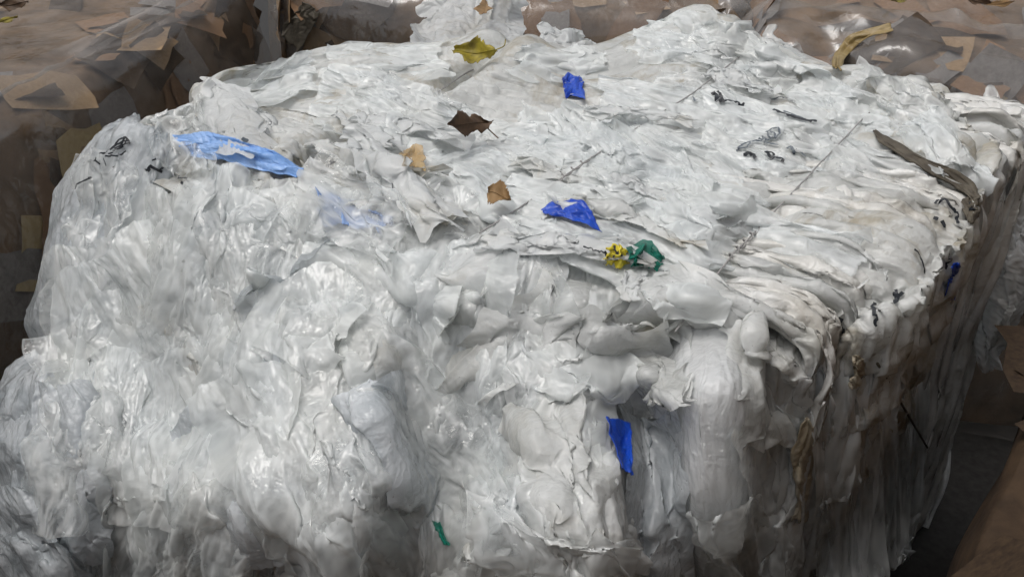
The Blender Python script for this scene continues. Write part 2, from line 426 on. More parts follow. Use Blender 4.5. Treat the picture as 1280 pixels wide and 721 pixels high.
# ------------------------------------------------------------------ neighbouring bales, the unseen outer ones added for shade
def wrapped(name, label, C, base, npc, seed, sizes, pal, wrap=True, ex=(.03, .03), fac=.012, box=None, group=None, wmat='wrap', seam=None, foot=.02, cmat='cardcore'):
    """bale: packed core, cardboard pieces on its surface, clear film stretched over it"""
    r = np.random.default_rng(seed)
    root = empty(name, base); tag(root, label, 'bale', group)
    inv = Matrix.Translation(-Vector(base))
    def put(o): o.parent = root; o.matrix_parent_inverse = inv; return o
    C = np.array(C); C[:, :, 2] = np.maximum(C[:, :, 2], foot)
    X = crumple(C, 60, 60, ex=(.05, .05), seed=seed, kn=.03, bend=.05, amp=.01, fac=((.008, 14, 14),), levels=2, out=-1)
    put(link('packed_core', grid_mesh('packed_core', X, cast=not wrap), M[cmat]))
    S = surf(C, 121, 121); N = -normals(S)
    shared = []
    for i in range(8):
        a, b = 1.0, r.uniform(.45, .9)
        g = np.array([[[a * (u - .5) + .03 * r.standard_normal(), b * (v - .5) + .03 * r.standard_normal(), .02 * r.standard_normal()] for v in np.linspace(0, 1, 4)] for u in np.linspace(0, 1, 4)])
        shared.append(g)
    meshes = {}
    for i in range(npc):
        u0, u1, v0, v1 = box or (0, 1, 0, 1)
        iu, iv = int(120 * r.uniform(u0, u1)), int(120 * r.uniform(v0, v1))
        p, n = S[iu, iv], N[iu, iv]
        k = i % 8; mt = int(r.choice(6, p=pal))
        if (k, mt) not in meshes:
            me = grid_mesh('cardboard_piece', shared[k], cast=False); me.materials.append(M['card'][mt]); meshes[k, mt] = me
        o = link('cardboard_piece', meshes[k, mt])
        sc = r.uniform(*sizes)
        q = Vector(n).to_track_quat('Z', 'Y').to_matrix().to_4x4()
        o.matrix_world = Matrix.Translation(Vector(p + n * r.uniform(.004, .014))) @ q @ Matrix.Rotation(r.uniform(0, 6.28), 4, 'Z') @ Matrix.Rotation(r.normal(0, .035), 4, 'X') @ Matrix.Diagonal((sc, sc, sc, 1))
        put(o)
    if wrap:
        X = crumple(surf(C, 64, 64) - normals(surf(C, 64, 64)) * .06, 150, 150, ex=ex, seed=seed + 1, kn=.006, kt=.02, bend=.05, amp=.005, fac=((fac, 11, 11), (fac * .35, 26, 26)), iters=(110, 60, 30), out=-1, floor=.01)
        put(link('film_wrap', grid_mesh('film_wrap', X), M[wmat]))
        if seam:
            pts = [np.array(p) + np.array([.0, 0, .058 + .004 * math.sin(9 * i)]) for i, p in enumerate(surf(np.array(seam)[:, None, :].repeat(2, 1), 40, 2)[:, 0])]
            put(tube('film_fold', pts, [.005 + .002 * math.sin(i * 1.7) for i in range(40)], M['seam'], sides=6))
    return root
FOOT = .02
def block(edge, out, prof):
    """rows along an edge polyline; prof = (sideways, dz) pairs from one foot over the top to the other"""
    C = []
    for i, e in enumerate(edge):
        C.append([np.array([e[0] + out[0] * a, e[1] + out[1] * a, max(.02, e[2] + dz)]) for a, dz in prof])
    first = [p * 1.0 for p in C[0]]; last = [p * 1.0 for p in C[-1]]
    for p in first: p[2] = .02
    for p in last: p[2] = .02
    return [first] + C + [last]
# left
eL = [(-1.50, 1.10, 1.0), (-1.36, 1.60, 1.0), (-1.23, 2.08, 1.0), (-1.11, 2.50, 1.0), (-.99, 2.93, 1.0), (-.94, 3.12, .97)]
wrapped('wrapped_bale', 'brown mixed bale wrapped in dusty clear film, left of the white bale',
        block(eL, (1, -.15), [(-1.3, -1.2), (-1.28, -.2), (-1.2, -.02), (-.7, .0), (-.3, .01), (-.07, .01), (0, 0), (.03, -.06), (.06, -.25), (.07, -.6), (.05, -1.2)]),
        (-1.85, 2.1, 0), 80, 301, (.10, .24), (.22, .40, .24, .04, .10, .0), ex=(.015, .03), fac=.012, seam=eL, box=(.12, .9, .12, .85), group='wrapped bales around the white bale')
# behind, middle
eM = [(-.72, 2.98, 1.04), (-.5, 2.93, 1.05), (-.1, 2.88, 1.04), (.3, 2.84, 1.03), (.62, 2.83, 1.0), (.68, 2.86, .9)]
wrapped('wrapped_bale', 'tan bale wrapped in grey film behind the middle of the white bale',
        block(eM, (.06, -1), [(-1.0, -1.1), (-.98, -.15), (-.9, .02), (-.5, .05), (-.1, .03), (0, 0), (.04, -.08), (.06, -.3), (.06, -.6), (.05, -1.1)]),
        (-.05, 3.35, 0), 70, 311, (.12, .26), (.38, .3, .2, .02, .1, .0), ex=(.02, .02), fac=.014, box=(.1, .9, .15, .8), group='wrapped bales around the white bale')
# behind, right
eR = [(.62, 2.50, .90), (.85, 2.36, 1.0), (1.10, 2.25, 1.03), (1.45, 2.18, .98), (1.8, 2.12, .98), (2.1, 2.08, .93)]
wrapped('wrapped_bale', 'grey-brown bale under loose tented film, behind the right end of the white bale',
        block(eR, (-.3, -1), [(-1.3, -1.1), (-1.28, -.2), (-1.2, -.02), (-.8, .04), (-.45, -.03), (-.2, .07), (-.05, .03), (0, -.03), (.05, -.2), (.06, -.6), (.05, -1.1)]),
        (1.3, 2.9, 0), 70, 321, (.12, .26), (.15, .3, .3, .02, .23, .0), ex=(.015, .015), fac=.024, box=(.1, .9, .15, .85), group='wrapped bales around the white bale')
# right, across the narrow gap
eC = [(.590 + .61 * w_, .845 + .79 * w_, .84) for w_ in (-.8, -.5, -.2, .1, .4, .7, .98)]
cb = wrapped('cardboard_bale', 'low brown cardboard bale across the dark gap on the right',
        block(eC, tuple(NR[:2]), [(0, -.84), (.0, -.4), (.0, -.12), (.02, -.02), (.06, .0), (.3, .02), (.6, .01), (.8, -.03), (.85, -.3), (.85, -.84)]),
        tuple(PA + NR * .7 - np.array([0, 0, PA[2]])), 14, 331, (.16, .30), (0, 0, 1, 0, 0, 0), wrap=False, cmat='shadecard', box=(.1, .9, .3, .85))  # core and pieces toned near black in place of gap shade
# an unseen one added on top of it to dim the right face and gap
eU = [(.735 + .61 * w_, .735 + .79 * w_, 1.72) for w_ in (-.7, -.4, -.1, .2, .5, .9)]
wrapped('cardboard_bale', 'added unseen cardboard bale that shades the gap, stacked on the low right one, beyond the right picture edge',
        block(eU, tuple(NR[:2]), [(0, -.86), (.0, -.5), (.0, -.12), (.02, -.02), (.06, .0), (.3, .02), (.6, .01), (.8, -.03), (.82, -.3), (.82, -.86)]),
        tuple(PA + NR * .95 - np.array([0, 0, .22])), 20, 351, (.18, .34), (.2, .5, .3, 0, 0, 0), wrap=False, box=(.1, .9, .2, .85), foot=.87)
# an unseen one added on the left bale to block light from that side
eV = [(-1.62, .95, 1.78), (-1.62, 1.3, 1.80), (-1.63, 1.7, 1.80), (-1.66, 2.1, 1.80), (-1.70, 2.4, 1.78)]
wrapped('cardboard_bale', 'added unseen cardboard bale that blocks light from the left, stacked on the left wrapped bale, beyond the left picture edge',
        block(eV, (1, 0), [(-.95, -.74), (-.93, -.3), (-.9, -.03), (-.5, .0), (-.05, .0), (0, -.03), (.02, -.25), (.02, -.74)]),
        (-2.1, 1.7, 1.06), 20, 371, (.16, .30), (.3, .5, .2, 0, 0, 0), wrap=False, foot=1.06)
# unseen bales added in front, below the picture, to darken the lower front
eF = [(-1.5, .68, .63), (-.9, .67, .67), (-.4, .66, .68), (.0, .63, .68), (.28, .58, .67), (.38, .54, .63)]
wrapped('cardboard_bale', 'added unseen low cardboard bale that shades the lower front of the white bale, below the picture edge',
        block(eF, (0, 1), [(-1.1, -.68), (-1.08, -.2), (-1.0, .0), (-.4, .01), (-.05, .0), (0, -.03), (.02, -.2), (.02, -.68)]),
        (-.5, .15, 0), 24, 341, (.14, .22), (.3, .5, .2, 0, 0, 0), wrap=False)
eG = [(-1.9, .42, 1.17), (-.9, .42, 1.20), (-.4, .42, 1.20), (.0, .41, 1.20), (.26, .39, 1.20), (.36, .37, 1.17)]
wrapped('cardboard_bale', 'added unseen cardboard bale that blocks sky light, stacked on the front one, below the picture edge',
        block(eG, (0, 1), [(-.8, -.66), (-.78, -.2), (-.7, .0), (-.4, .01), (-.05, .0), (0, -.03), (.02, -.2), (.02, -.66)]),
        (-.5, .0, .70), 16, 361, (.12, .20), (.3, .5, .2, 0, 0, 0), wrap=False, foot=.70)

# ------------------------------------------------------------------ the bale of white film
bale = empty('plastic_film_bale', tuple(PA + .65 * E1 + .4 * E2 - np.array([0, 0, PA[2]])))
tag(bale, 'big bale of crushed white and clear plastic film bags', 'bale')
B0 = np.array(bale.location)
def part(name, X, mat, parent=None, mask=None, cast=True):
    me = grid_mesh(name, X, mask, cast)
    o = link(name, me, mat)
    p = parent or bale
    o.parent = p
    o.matrix_parent_inverse = Matrix.Translation(-Vector(world_loc(p)))
    return o
def world_loc(o):
    return o.location if o.parent is None else Vector(B0)
def attach(o, p=None):
    p = p or bale
    o.parent = p
    o.matrix_parent_inverse = Matrix.Translation(-Vector(B0))
    return o

# -- top surface, from the front edge to the back edge, then rolled over the back
rows = [
 ([(185,225),(300,300),(420,350),(540,385),(660,410),(780,428),(900,432),(1015,428)], 1.04),
 ([(200,185),(320,235),(440,275),(560,300),(690,325),(820,340),(940,350),(1095,372)], 1.09),
 ([(205,168),(340,182),(460,210),(580,230),(710,250),(840,260),(980,270),(1165,300)], 1.11),
 ([(213,152),(350,138),(470,155),(600,165),(730,180),(860,185),(1010,195),(1208,238)], 1.12),
 ([(235,132),(370,95),(490,98),(610,102),(740,112),(870,115),(1020,130),(1212,185)], 1.135),
 ([(280,106),(395,66),(505,54),(620,54),(735,66),(850,34),(1000,84),(1150,118)], 1.14)]
TOPC = [[onz(x, y, z) for x, y in r] for r, z in rows]
TOPC[5][5] = onz(845, 16, 1.19); TOPC[5][6] = onz(960, 60, 1.17)
TOPC.append([p + .07 * E2 + np.array([0, 0, -.16]) for p in TOPC[5]])
TOPC.append([p + .09 * E2 + np.array([0, 0, -1.0]) for p in TOPC[5]])
TOPC = np.array(TOPC)
ctr = TOPC[2].mean(0)
Lc = TOPC[:, :1] + np.array([-.05, -.02, -.14]); Lc2 = TOPC[:, :1] + np.array([-.03, 0, -.9])
Rc = TOPC[:, -1:] + NR * .03 + np.array([0, 0, -.12]); Rc2 = TOPC[:, -1:] - NR * .04 + np.array([0, 0, -1.0])
for q in (Lc, Lc2, Rc, Rc2): q[-1, :, 2] = np.minimum(q[-1, :, 2], .05)
TOPC = np.concatenate([Lc2, Lc, TOPC, Rc, Rc2], 1)
TOPC[:, :, 2] = np.maximum(TOPC[:, :, 2], .02)
def top_shape(n, m):                       # the two grooves pressed in by the binding wires
    P = surf(TOPC, n, m)
    h = np.zeros((n, m))
    for a, b in WIRES:
        a, b = a[:2], b[:2]
        d = (b - a) / np.linalg.norm(b - a)
        rel = P[:, :, :2] - a
        dist = np.abs(rel[..., 0] * d[1] - rel[..., 1] * d[0])
        h -= .028 * np.exp(-(dist / .022) ** 2) - .012 * np.exp(-((dist - .06) / .035) ** 2)
    r = np.random.default_rng(5)
    h += .012 * vnoise(n, m, 9, 22, r)
    return np.where(P[:, :, 2] > .98, h, 0)
WIRES = [(onz(845, 405, 1.09), onz(1085, 150, 1.13)), (onz(600, 310, 1.10), onz(925, 85, 1.13)), (onz(330, 270, 1.07), onz(640, 60, 1.13))]
top = crumple(TOPC, 200, 340, ex=(.34, .12), seed=3, kn=.022, kt=.03, bend=.045, iters=(110, 60, 30), floor=.025, amp=.014, out=-1, shape=top_shape, fac=((.009, 14, 10), (.005, 30, 18)), warp=.02,
              exmap=lambda n, m: np.clip(.75 + .6 * vnoise(n, m, 6, 7, np.random.default_rng(8)), .1, 1.8))
part('top_film', top, M['top'])


# -- the tightly packed inside
poly = [PA + ER * .10 + E2 * .10 + E1 * .06, PA + ER * .62 + E2 * .02 + E1 * .07, np.array([.42, 2.28, 0]), np.array([-.40, 2.22, 0]), np.array([-.74, 1.86, 0]), np.array([-.55, 1.62, 0])]
V_, F_ = [], []
for z_, g_ in ((.03, 1.0), (.5, 1.03), (.93, 1.0), (.99, .93)):
    c_ = sum(p[:2] for p in poly) / len(poly)
    for p in poly: q_ = c_ + (p[:2] - c_) * g_; V_.append((q_[0], q_[1], z_))
npo = len(poly)
for l_ in range(3):
    for i_ in range(npo): F_.append((l_*npo + i_, l_*npo + (i_+1) % npo, (l_+1)*npo + (i_+1) % npo, (l_+1)*npo + i_))
F_.append(tuple(range(npo))[::-1]); F_.append(tuple(3*npo + i_ for i_ in range(npo)))
attach(link('packed_core', mesh('packed_core', V_, F_, False), M['solid']))
# -- front backing
FB = [
 [(120,230,-.30),(300,300,-.22),(450,355,-.16),(600,390,-.12),(760,425,-.10),(900,437,-.09),(1005,440,-.08)],
 [(70,330,-.22),(250,400,-.10),(430,450,-.05),(600,480,-.05),(770,500,-.07),(900,510,-.06),(1002,520,-.07)],
 [(20,520,-.08),(220,550,.02),(420,580,.03),(600,600,-.01),(770,610,-.05),(900,620,-.05),(992,630,-.07)],
 [(-30,720,.0),(200,720,.05),(420,720,.05),(600,720,.0),(770,720,-.04),(890,720,-.04),(982,720,-.07)],
 [(-60,900,.0),(180,900,.05),(420,900,.05),(600,900,.0),(770,900,-.04),(880,900,-.04),(970,900,-.07)]]
def lean(px, py):                          # the left end of the front slumps towards the viewer
    a = .16 * min(1, max(0, (420 - px) / 380)) * min(1, max(0, (py - 230) / 260))
    return a + .13 * min(1, max(0, (1000 - px) / 250)) * min(1.6, max(0, (py - 400) / 170)) * min(1, max(.35, (px + 150) / 500))
FBC = np.array([[front(x, y, d + lean(x, y)) for x, y, d in r] for r in FB])
part('front_backing', crumple(FBC, 120, 160, ex=(.06, .16), seed=11, kn=.02, bend=.05, amp=.012, fac=((.02, 8, 14),)), M['core'])


# -- the bags that bulge from the front
BAGS = [
 ('bag', 'bag', (.06, .14), 21, [  # lower left
  [(48,428,-.10),(80,432,-.05),(105,438,-.03),(125,445,-.05),(145,462,-.10)],
  [(2,490,-.05),(40,482,.03),(80,480,.05),(120,487,.03),(148,500,-.06)],
  [(-22,560,.0),(25,560,.10),(70,560,.12),(108,560,.08),(134,570,-.02)],
  [(-34,640,.03),(20,640,.14),(60,640,.15),(100,640,.12),(128,650,.01)],
  [(-34,730,.05),(20,730,.16),(65,730,.17),(105,730,.14),(138,730,.03)],
  [(-34,840,.05),(20,840,.16),(65,840,.17),(105,840,.14),(138,840,.03)]]),
 ('bag', 'bag', (.07, .12), 22, [  # marked bag, upper left
  [(148,160,-.30),(160,150,-.28),(176,146,-.27),(192,150,-.28),(203,160,-.30)],
  [(108,184,-.26),(138,163,-.18),(172,154,-.17),(202,165,-.18),(220,190,-.26)],
  [(72,240,-.22),(105,236,-.11),(145,234,-.08),(185,238,-.11),(207,250,-.21)],
  [(52,310,-.19),(84,308,-.06),(115,312,-.03),(160,315,-.07),(184,325,-.17)],
  [(48,380,-.16),(76,383,-.02),(105,388,.0),(147,387,-.04),(168,392,-.14)],
  [(56,438,-.14),(78,443,-.02),(105,448,-.01),(138,446,-.04),(158,452,-.13)],
  [(62,468,-.20),(82,474,-.13),(105,478,-.11),(130,475,-.13),(150,470,-.2)]]),
 ('bag', 'bag', (.05, .12), 23, [  # mid left, behind the lumps
  [(150,422,-.10),(190,436,-.04),(235,466,-.03),(280,496,-.03),(312,516,-.06)],
  [(112,530,-.02),(158,512,.05),(200,520,.06),(242,538,.05),(284,556,.0)],
  [(106,590,.0),(140,586,.09),(176,586,.10),(208,592,.08),(236,606,.02)],
  [(126,660,.01),(158,656,.10),(190,656,.11),(217,660,.09),(240,670,.02)],
  [(150,740,.02),(172,740,.10),(197,740,.11),(220,740,.09),(242,740,.02)],
  [(150,840,.02),(172,840,.10),(197,840,.11),(220,840,.09),(242,840,.02)]]),
 ('bag2', 'bag', (.04, .16), 24, [  # second bag with pleats
  [(218,214,-.24),(258,206,-.19),(308,204,-.18),(345,214,-.19),(358,226,-.24)],
  [(196,262,-.16),(236,250,-.07),(290,248,-.05),(336,256,-.07),(362,272,-.15)],
  [(164,332,-.12),(210,328,-.0),(270,326,.03),(326,328,.0),(368,338,-.10)],
  [(151,392,-.08),(194,400,.04),(250,402,.06),(310,396,.04),(350,388,-.06)],
  [(184,448,-.06),(222,462,.04),(264,468,.06),(302,462,.04),(330,444,-.04)],
  [(222,486,-.10),(245,496,-.04),(270,503,-.02),(296,498,-.03),(315,484,-.09)]]),
 ('clear', 'film_sheet', (.05, .14), 25, [  # film between second bag and curtain
  [(345,225,-.17),(385,222,-.15),(430,235,-.14),(480,255,-.13),(530,285,-.13)],
  [(352,270,-.10),(392,268,-.07),(435,280,-.06),(480,300,-.06),(520,325,-.09)],
  [(345,330,-.05),(390,325,-.01),(430,330,.0),(470,340,-.01),(515,350,-.06)],
  [(330,400,-.02),(370,390,.03),(420,380,.04),(470,375,.02),(515,380,-.05)]]),
 ('bag', 'bag', (.06, .12), 26, [  # rounded lump
  [(216,582,.0),(245,556,.04),(280,536,.06),(312,530,.06),(338,540,.02)],
  [(203,604,.05),(240,582,.14),(285,564,.17),(330,562,.15),(364,575,.05)],
  [(213,642,.05),(250,630,.17),(295,620,.20),(345,620,.17),(384,632,.06)],
  [(226,694,.04),(264,692,.15),(310,690,.18),(360,692,.16),(402,700,.06)],
  [(232,760,.04),(268,760,.13),(312,760,.16),(360,760,.14),(404,760,.05)],
  [(232,840,.04),(268,840,.13),(312,840,.16),(360,840,.14),(404,840,.05)]]),
 ('bag2', 'bag', (.05, .15), 27, [  # right of the curtain
  [(498,352,-.12),(520,345,-.09),(545,345,-.08),(575,360,-.08),(605,380,-.12)],
  [(490,420,-.06),(515,415,.0),(540,420,.01),(560,435,-.01),(585,450,-.08)],
  [(480,500,-.02),(505,500,.06),(530,500,.07),(552,505,.04),(572,515,-.05)],
  [(472,590,.0),(495,590,.08),(518,590,.09),(540,590,.06),(560,600,-.03)],
  [(462,680,.02),(485,680,.09),(508,680,.10),(530,680,.07),(552,680,-.02)],
  [(462,790,.02),(485,790,.09),(508,790,.10),(530,790,.07),(552,790,-.02)]]),
 ('bag', 'film_sheet', (.03, .10), 28, [  # big hanging curtain of film
  [(298,412,-.04),(346,380,-.02),(402,354,-.03),(460,340,-.05),(516,336,-.10)],
  [(296,440,.05),(348,422,.11),(405,408,.13),(462,402,.10),(508,404,.0)],
  [(306,500,.08),(356,494,.16),(412,488,.18),(460,482,.15),(494,484,.05)],
  [(330,570,.09),(378,570,.19),(420,566,.21),(458,562,.17),(486,562,.07)],
  [(360,650,.09),(400,650,.19),(432,650,.21),(462,650,.17),(482,650,.07)],
  [(376,740,.09),(410,740,.19),(438,740,.21),(462,740,.17),(480,740,.07)],
  [(376,840,.09),(410,840,.19),(438,840,.21),(462,840,.17),(480,840,.07)]]),
 ('bag2', 'bag', (.08, .12), 29, [  # centre fold
  [(540,455,-.10),(596,418,-.05),(656,405,-.03),(712,424,-.04),(756,452,-.10)],
  [(545,500,-.05),(590,476,.03),(650,462,.05),(710,474,.03),(758,500,-.05)],
  [(548,560,-.03),(592,552,.04),(645,540,.06),(704,540,.04),(754,556,-.05)],
  [(562,640,-.04),(600,630,.02),(645,620,.03),(700,620,.02),(750,630,-.05)]]),
 ('bag2', 'bag', (.05, .16), 30, [  # centre lobe
  [(648,560,-.05),(668,526,.01),(692,510,.03),(720,520,.01),(748,550,-.05)],
  [(606,624,.0),(642,588,.10),(690,566,.13),(738,584,.10),(772,620,.0)],
  [(584,676,.03),(632,660,.14),(690,650,.17),(744,660,.13),(788,684,.02)],
  [(566,746,.04),(626,740,.15),(690,740,.18),(748,740,.14),(800,750,.03)],
  [(556,850,.04),(620,850,.15),(690,850,.18),(752,850,.14),(806,850,.03)]]),
 ('bag2', 'bag', (.06, .10), 31, [  # small lobe above the slot
  [(752,446,-.12),(774,428,-.07),(800,420,-.06),(828,426,-.07),(850,446,-.12)],
  [(750,478,-.07),(774,468,.0),(800,464,.02),(828,468,.0),(852,480,-.07)],
  [(754,512,-.07),(774,512,-.01),(800,512,.01),(826,508,-.01),(850,512,-.07)],
  [(768,530,-.10),(782,532,-.07),(800,532,-.06),(822,530,-.07),(842,528,-.1)]]),
 ('bag', 'bag', (.05, .12), 32, [  # below the slot
  [(786,560,-.10),(798,545,-.05),(814,540,-.03),(832,545,-.04),(850,560,-.10)],
  [(782,610,-.05),(798,604,.02),(820,600,.04),(842,604,.02),(862,612,-.06)],
  [(782,670,-.04),(800,668,.04),(824,666,.06),(850,668,.04),(872,674,-.05)],
  [(790,740,-.03),(808,740,.05),(830,740,.07),(856,740,.05),(880,740,-.04)],
  [(790,840,-.03),(808,840,.05),(830,840,.07),(856,840,.05),(880,840,-.04)]]),
 ('white', 'bag', (.03, .06), 33, [  # smooth bright lobe
  [(828,448,-.13),(856,424,-.07),(888,418,-.06),(918,432,-.07),(936,462,-.13)],
  [(828,500,-.06),(856,484,.04),(890,478,.06),(922,488,.04),(946,508,-.07)],
  [(834,570,-.05),(862,566,.06),(894,564,.08),(924,568,.06),(948,580,-.06)],
  [(842,640,-.05),(868,640,.05),(896,640,.07),(922,640,.05),(944,645,-.06)],
  [(852,706,-.07),(874,710,.01),(898,712,.02),(918,708,.01),(936,700,-.07)],
  [(862,760,-.10),(880,765,-.05),(898,768,-.04),(914,765,-.05),(928,755,-.10)]]),
 ('bag2', 'bag', (.04, .10), 34, [  # corner panel
  [(905,412,-.16),(940,402,-.10),(975,402,-.08),(1004,412,-.10),(1020,432,-.16)],
  [(932,450,-.08),(960,446,-.01),(986,448,.0),(1008,456,-.02),(1022,472,-.10)],
  [(940,530,-.07),(962,530,.0),(986,530,.01),(1006,534,-.01),(1018,545,-.09)],
  [(936,610,-.07),(956,610,.0),(978,610,.01),(996,612,-.01),(1008,622,-.09)],
  [(928,690,-.07),(946,690,.0),(966,690,.01),(982,692,-.01),(994,700,-.09)],
  [(922,800,-.07),(940,800,.0),(960,800,.01),(976,800,-.01),(986,800,-.09)]]),
]
def span(C):
    a = np.linalg.norm(np.diff(C, axis=0), axis=2).sum(0).mean()
    b = np.linalg.norm(np.diff(C, axis=1), axis=2).sum(1).mean()
    return a, b
CELL = .0042
OVER = {27: 1.07, 29: 1.085, 31: 1.09, 33: 1.09, 34: 1.09, 28: 1.06}
def soften(R, grow=1.10, drop=.5):          # wider and flatter, so that neighbours overlap
    out = []
    for r in R:
        xm = sum(p[0] for p in r) / len(r); dm = r[len(r) // 2][2]
        out.append([(xm + (p[0] - xm) * grow, p[1], dm + (p[2] - dm) * drop) for p in r])
    return out
for mat, nm, ex, seed, R in BAGS:
    smooth = seed == 33
    R2 = [[(x, y, d + .035) for x, y, d in r] for r in soften(R, 1.16, 1.0)] if smooth else soften(R)
    C = [[front(x, y, d + lean(x, y) + (.035 if seed in OVER and i == 0 else .02 if seed in OVER and i == 1 else 0)) for x, y, d in r] for i, r in enumerate(R2)]
    if seed in OVER:                         # starts on the top and rolls over the edge
        C.insert(0, [onz(x + 12, y - 40 - 8 * (k % 2), OVER[seed] + .008 * (k % 2)) for k, (x, y, d) in enumerate(R2[0])])
    C = np.array(C)
    a, b = span(C)
    n, m = int(np.clip(a / CELL, 40, 190)), int(np.clip(b / CELL, 30, 130))
    fc = ((.008, a / .2, b / .07),) if smooth else ((.014, a / .26, b / .07), (.005, a / .12, b / .035))
    X = crumple(C, n, m, ex=(ex[0] * .5, ex[1] * .9), seed=seed, kn=.004, kt=.02, bend=.03, amp=.02, iters=(140, 80, 40), floor=.03, fac=fc, warp=.006 if smooth else .012)
    X = crinkle(X, a, b, seed, ((.001, .12, .03),) if smooth else ((.0025, .20, .03), (.0012, .03, .022)))
    part(nm, X, M[mat])


# -- film pieces draped over the bags
inside = [(210,175),(420,70),(700,70),(830,25),(1140,120),(1200,225),(1060,360),(760,370),(560,320),(380,250)]
def inpoly(x, y, P):
    c = False
    for (x1, y1), (x2, y2) in zip(P, P[1:] + P[:1]):
        if (y1 > y) != (y2 > y) and x < (x2 - x1) * (y - y1) / (y2 - y1) + x1: c = not c
    return c
def bvh():
    V, F, o = [], [], 0
    for v, f in CAST:
        V.append(v); F.append(f + o); o += len(v)
    return BVHTree.FromPolygons(np.concatenate(V).tolist(), np.concatenate(F).tolist())
BV = bvh()
def drape(px, py, ang, L, W, off, k=(7, 5), nsm=3):   # control grid laid over whatever is there
    ca, sa = math.cos(ang), math.sin(ang)
    U, V = np.linspace(-.5, .5, k[0]), np.linspace(-.5, .5, k[1])
    D = np.zeros((k[0], k[1]))
    PX = np.zeros((k[0], k[1], 2))
    for i, u in enumerate(U):
        for j, v in enumerate(V):
            for g_ in (1, .9, .8, .7, .6, .5, .4):       # stop at the bale's own outline
                x, y = px + (L * u * ca - W * v * sa) * g_, py + (L * u * sa + W * v * ca) * g_
                r = ray(x, y)
                p, n, _, t = BV.ray_cast(Vector(CAM), Vector(r).normalized())
                if p is not None and (p.x > -1.06 - .15 * max(0, 1.7 - p.y)) and p.y < 2.62 and not (p.x < -.62 and p.y > 2.25): break
            PX[i, j] = x, y
            D[i, j] = (t / np.linalg.norm(r)) if p is not None else np.nan
    D = np.where(np.isnan(D), np.nanmedian(D), D)
    md = np.median(D)
    D = np.clip(D, md - .16, md + .16)
    for _ in range(nsm):
        E = np.pad(D, 1, mode='edge')
        D = np.minimum(D, (E[1:-1, 1:-1] * 2 + E[2:, 1:-1] + E[:-2, 1:-1] + E[1:-1, 2:] + E[1:-1, :-2]) / 6 + .01)
    return np.array([[CAM + ray(*PX[i, j]) * (D[i, j] - off) for j in range(k[1])] for i in range(k[0])])
DRAPES = [  # px, py, angle, length, width, material
 (125,265,1.75,140,85,'clear'), (110,380,1.4,150,110,'clear'), (60,600,1.5,230,130,'bag'), (175,505,1.2,190,120,'clear'),
 (260,300,1.9,190,110,'haze'), (250,420,1.2,150,100,'bag2'), (330,300,2.2,160,110,'clear'), (170,640,1.6,180,90,'haze'),
 (300,600,1.2,200,140,'bag'), (270,690,1.9,150,130,'clear'), (410,470,1.35,260,150,'haze'), (430,620,1.6,230,120,'clear'),
 (360,400,.5,170,90,'haze'), (520,430,1.3,230,90,'bag2'), (500,600,1.2,240,110,'bag'), (560,520,2.1,190,100,'clear'),
 (620,450,2.5,230,90,'bag2'), (690,480,.4,190,110,'haze'), (600,560,1.1,170,90,'clear'), (650,640,1.9,230,120,'haze'),
 (720,620,1.2,240,110,'bag2'), (690,700,.2,200,100,'clear'), (820,620,1.5,220,70,'bag'), (800,470,.8,120,80,'bag2'),
 (690,560,1.4,240,150,'clear'), (960,480,1.4,170,90,'bag2'), (965,620,1.6,230,80,'haze'), (930,690,1.2,130,90,'haze'),
 (540,680,2.3,170,90,'bag2'), (20,690,1.0,150,110,'bag'), (740,440,.15,190,70,'bag2'), (480,350,.35,200,80,'haze'),
]
for px, py, an, L_, W_, mt, sd1 in ((640,425,1.5,230,230,'haze',801), (775,435,1.5,160,170,'bag2',802), (530,450,1.45,300,170,'clear',803), (700,470,1.6,300,190,'clear',804), (590,420,1.3,240,190,'haze',805)):
    C = drape(px, py, an, L_, W_, .018, k=(10, 8), nsm=8)
    a, b = span(C)
    X = crumple(C, int(min(130, a / CELL)), int(min(110, b / CELL)), ex=(.02, .07), seed=sd1, kn=.004, kt=.02, bend=.02, amp=.010, iters=(100, 60, 30), floor=.02, fac=((.014, a / .30, b / .09), (.003, a / .12, b / .05)), warp=.014)
    X = crinkle(X, a, b, sd1, ((.003, .25, .035), (.0012, .03, .022)))
    part('film_sheet', X, M[mt])
BV = bvh()
DR = np.random.default_rng(17)
for _ in range(22):                         # more thin film hanging down the front
    x_, y_ = DR.uniform(40, 990), DR.uniform(330, 700)
    if y_ < 190 + .28 * x_ and x_ < 900: y_ += 150
    x_ = max(x_, 135 if y_ < 450 else 75)
    if 800 < x_ < 965 and y_ < 690: continue
    wd_ = DR.uniform(120, 230); x_ = max(x_, (110 if y_ < 450 else 40) + wd_ * .5)
    DRAPES.append((x_, y_, 1.57 + DR.normal(0, .28), DR.uniform(200, 380), wd_, 'clear' if DR.random() < .5 else 'haze'))
NFRONT = len(DRAPES)
TOPD = [(860,48,.15,150,60,'haze'), (1000,98,.4,160,60,'haze'), (1120,132,.45,150,60,'clear'), (480,78,0.,150,45,'haze'), (330,112,-.3,150,50,'haze'), (700,80,.1,120,40,'haze'), (930,70,.3,140,50,'clear'), (1180,190,.9,120,60,'haze')]
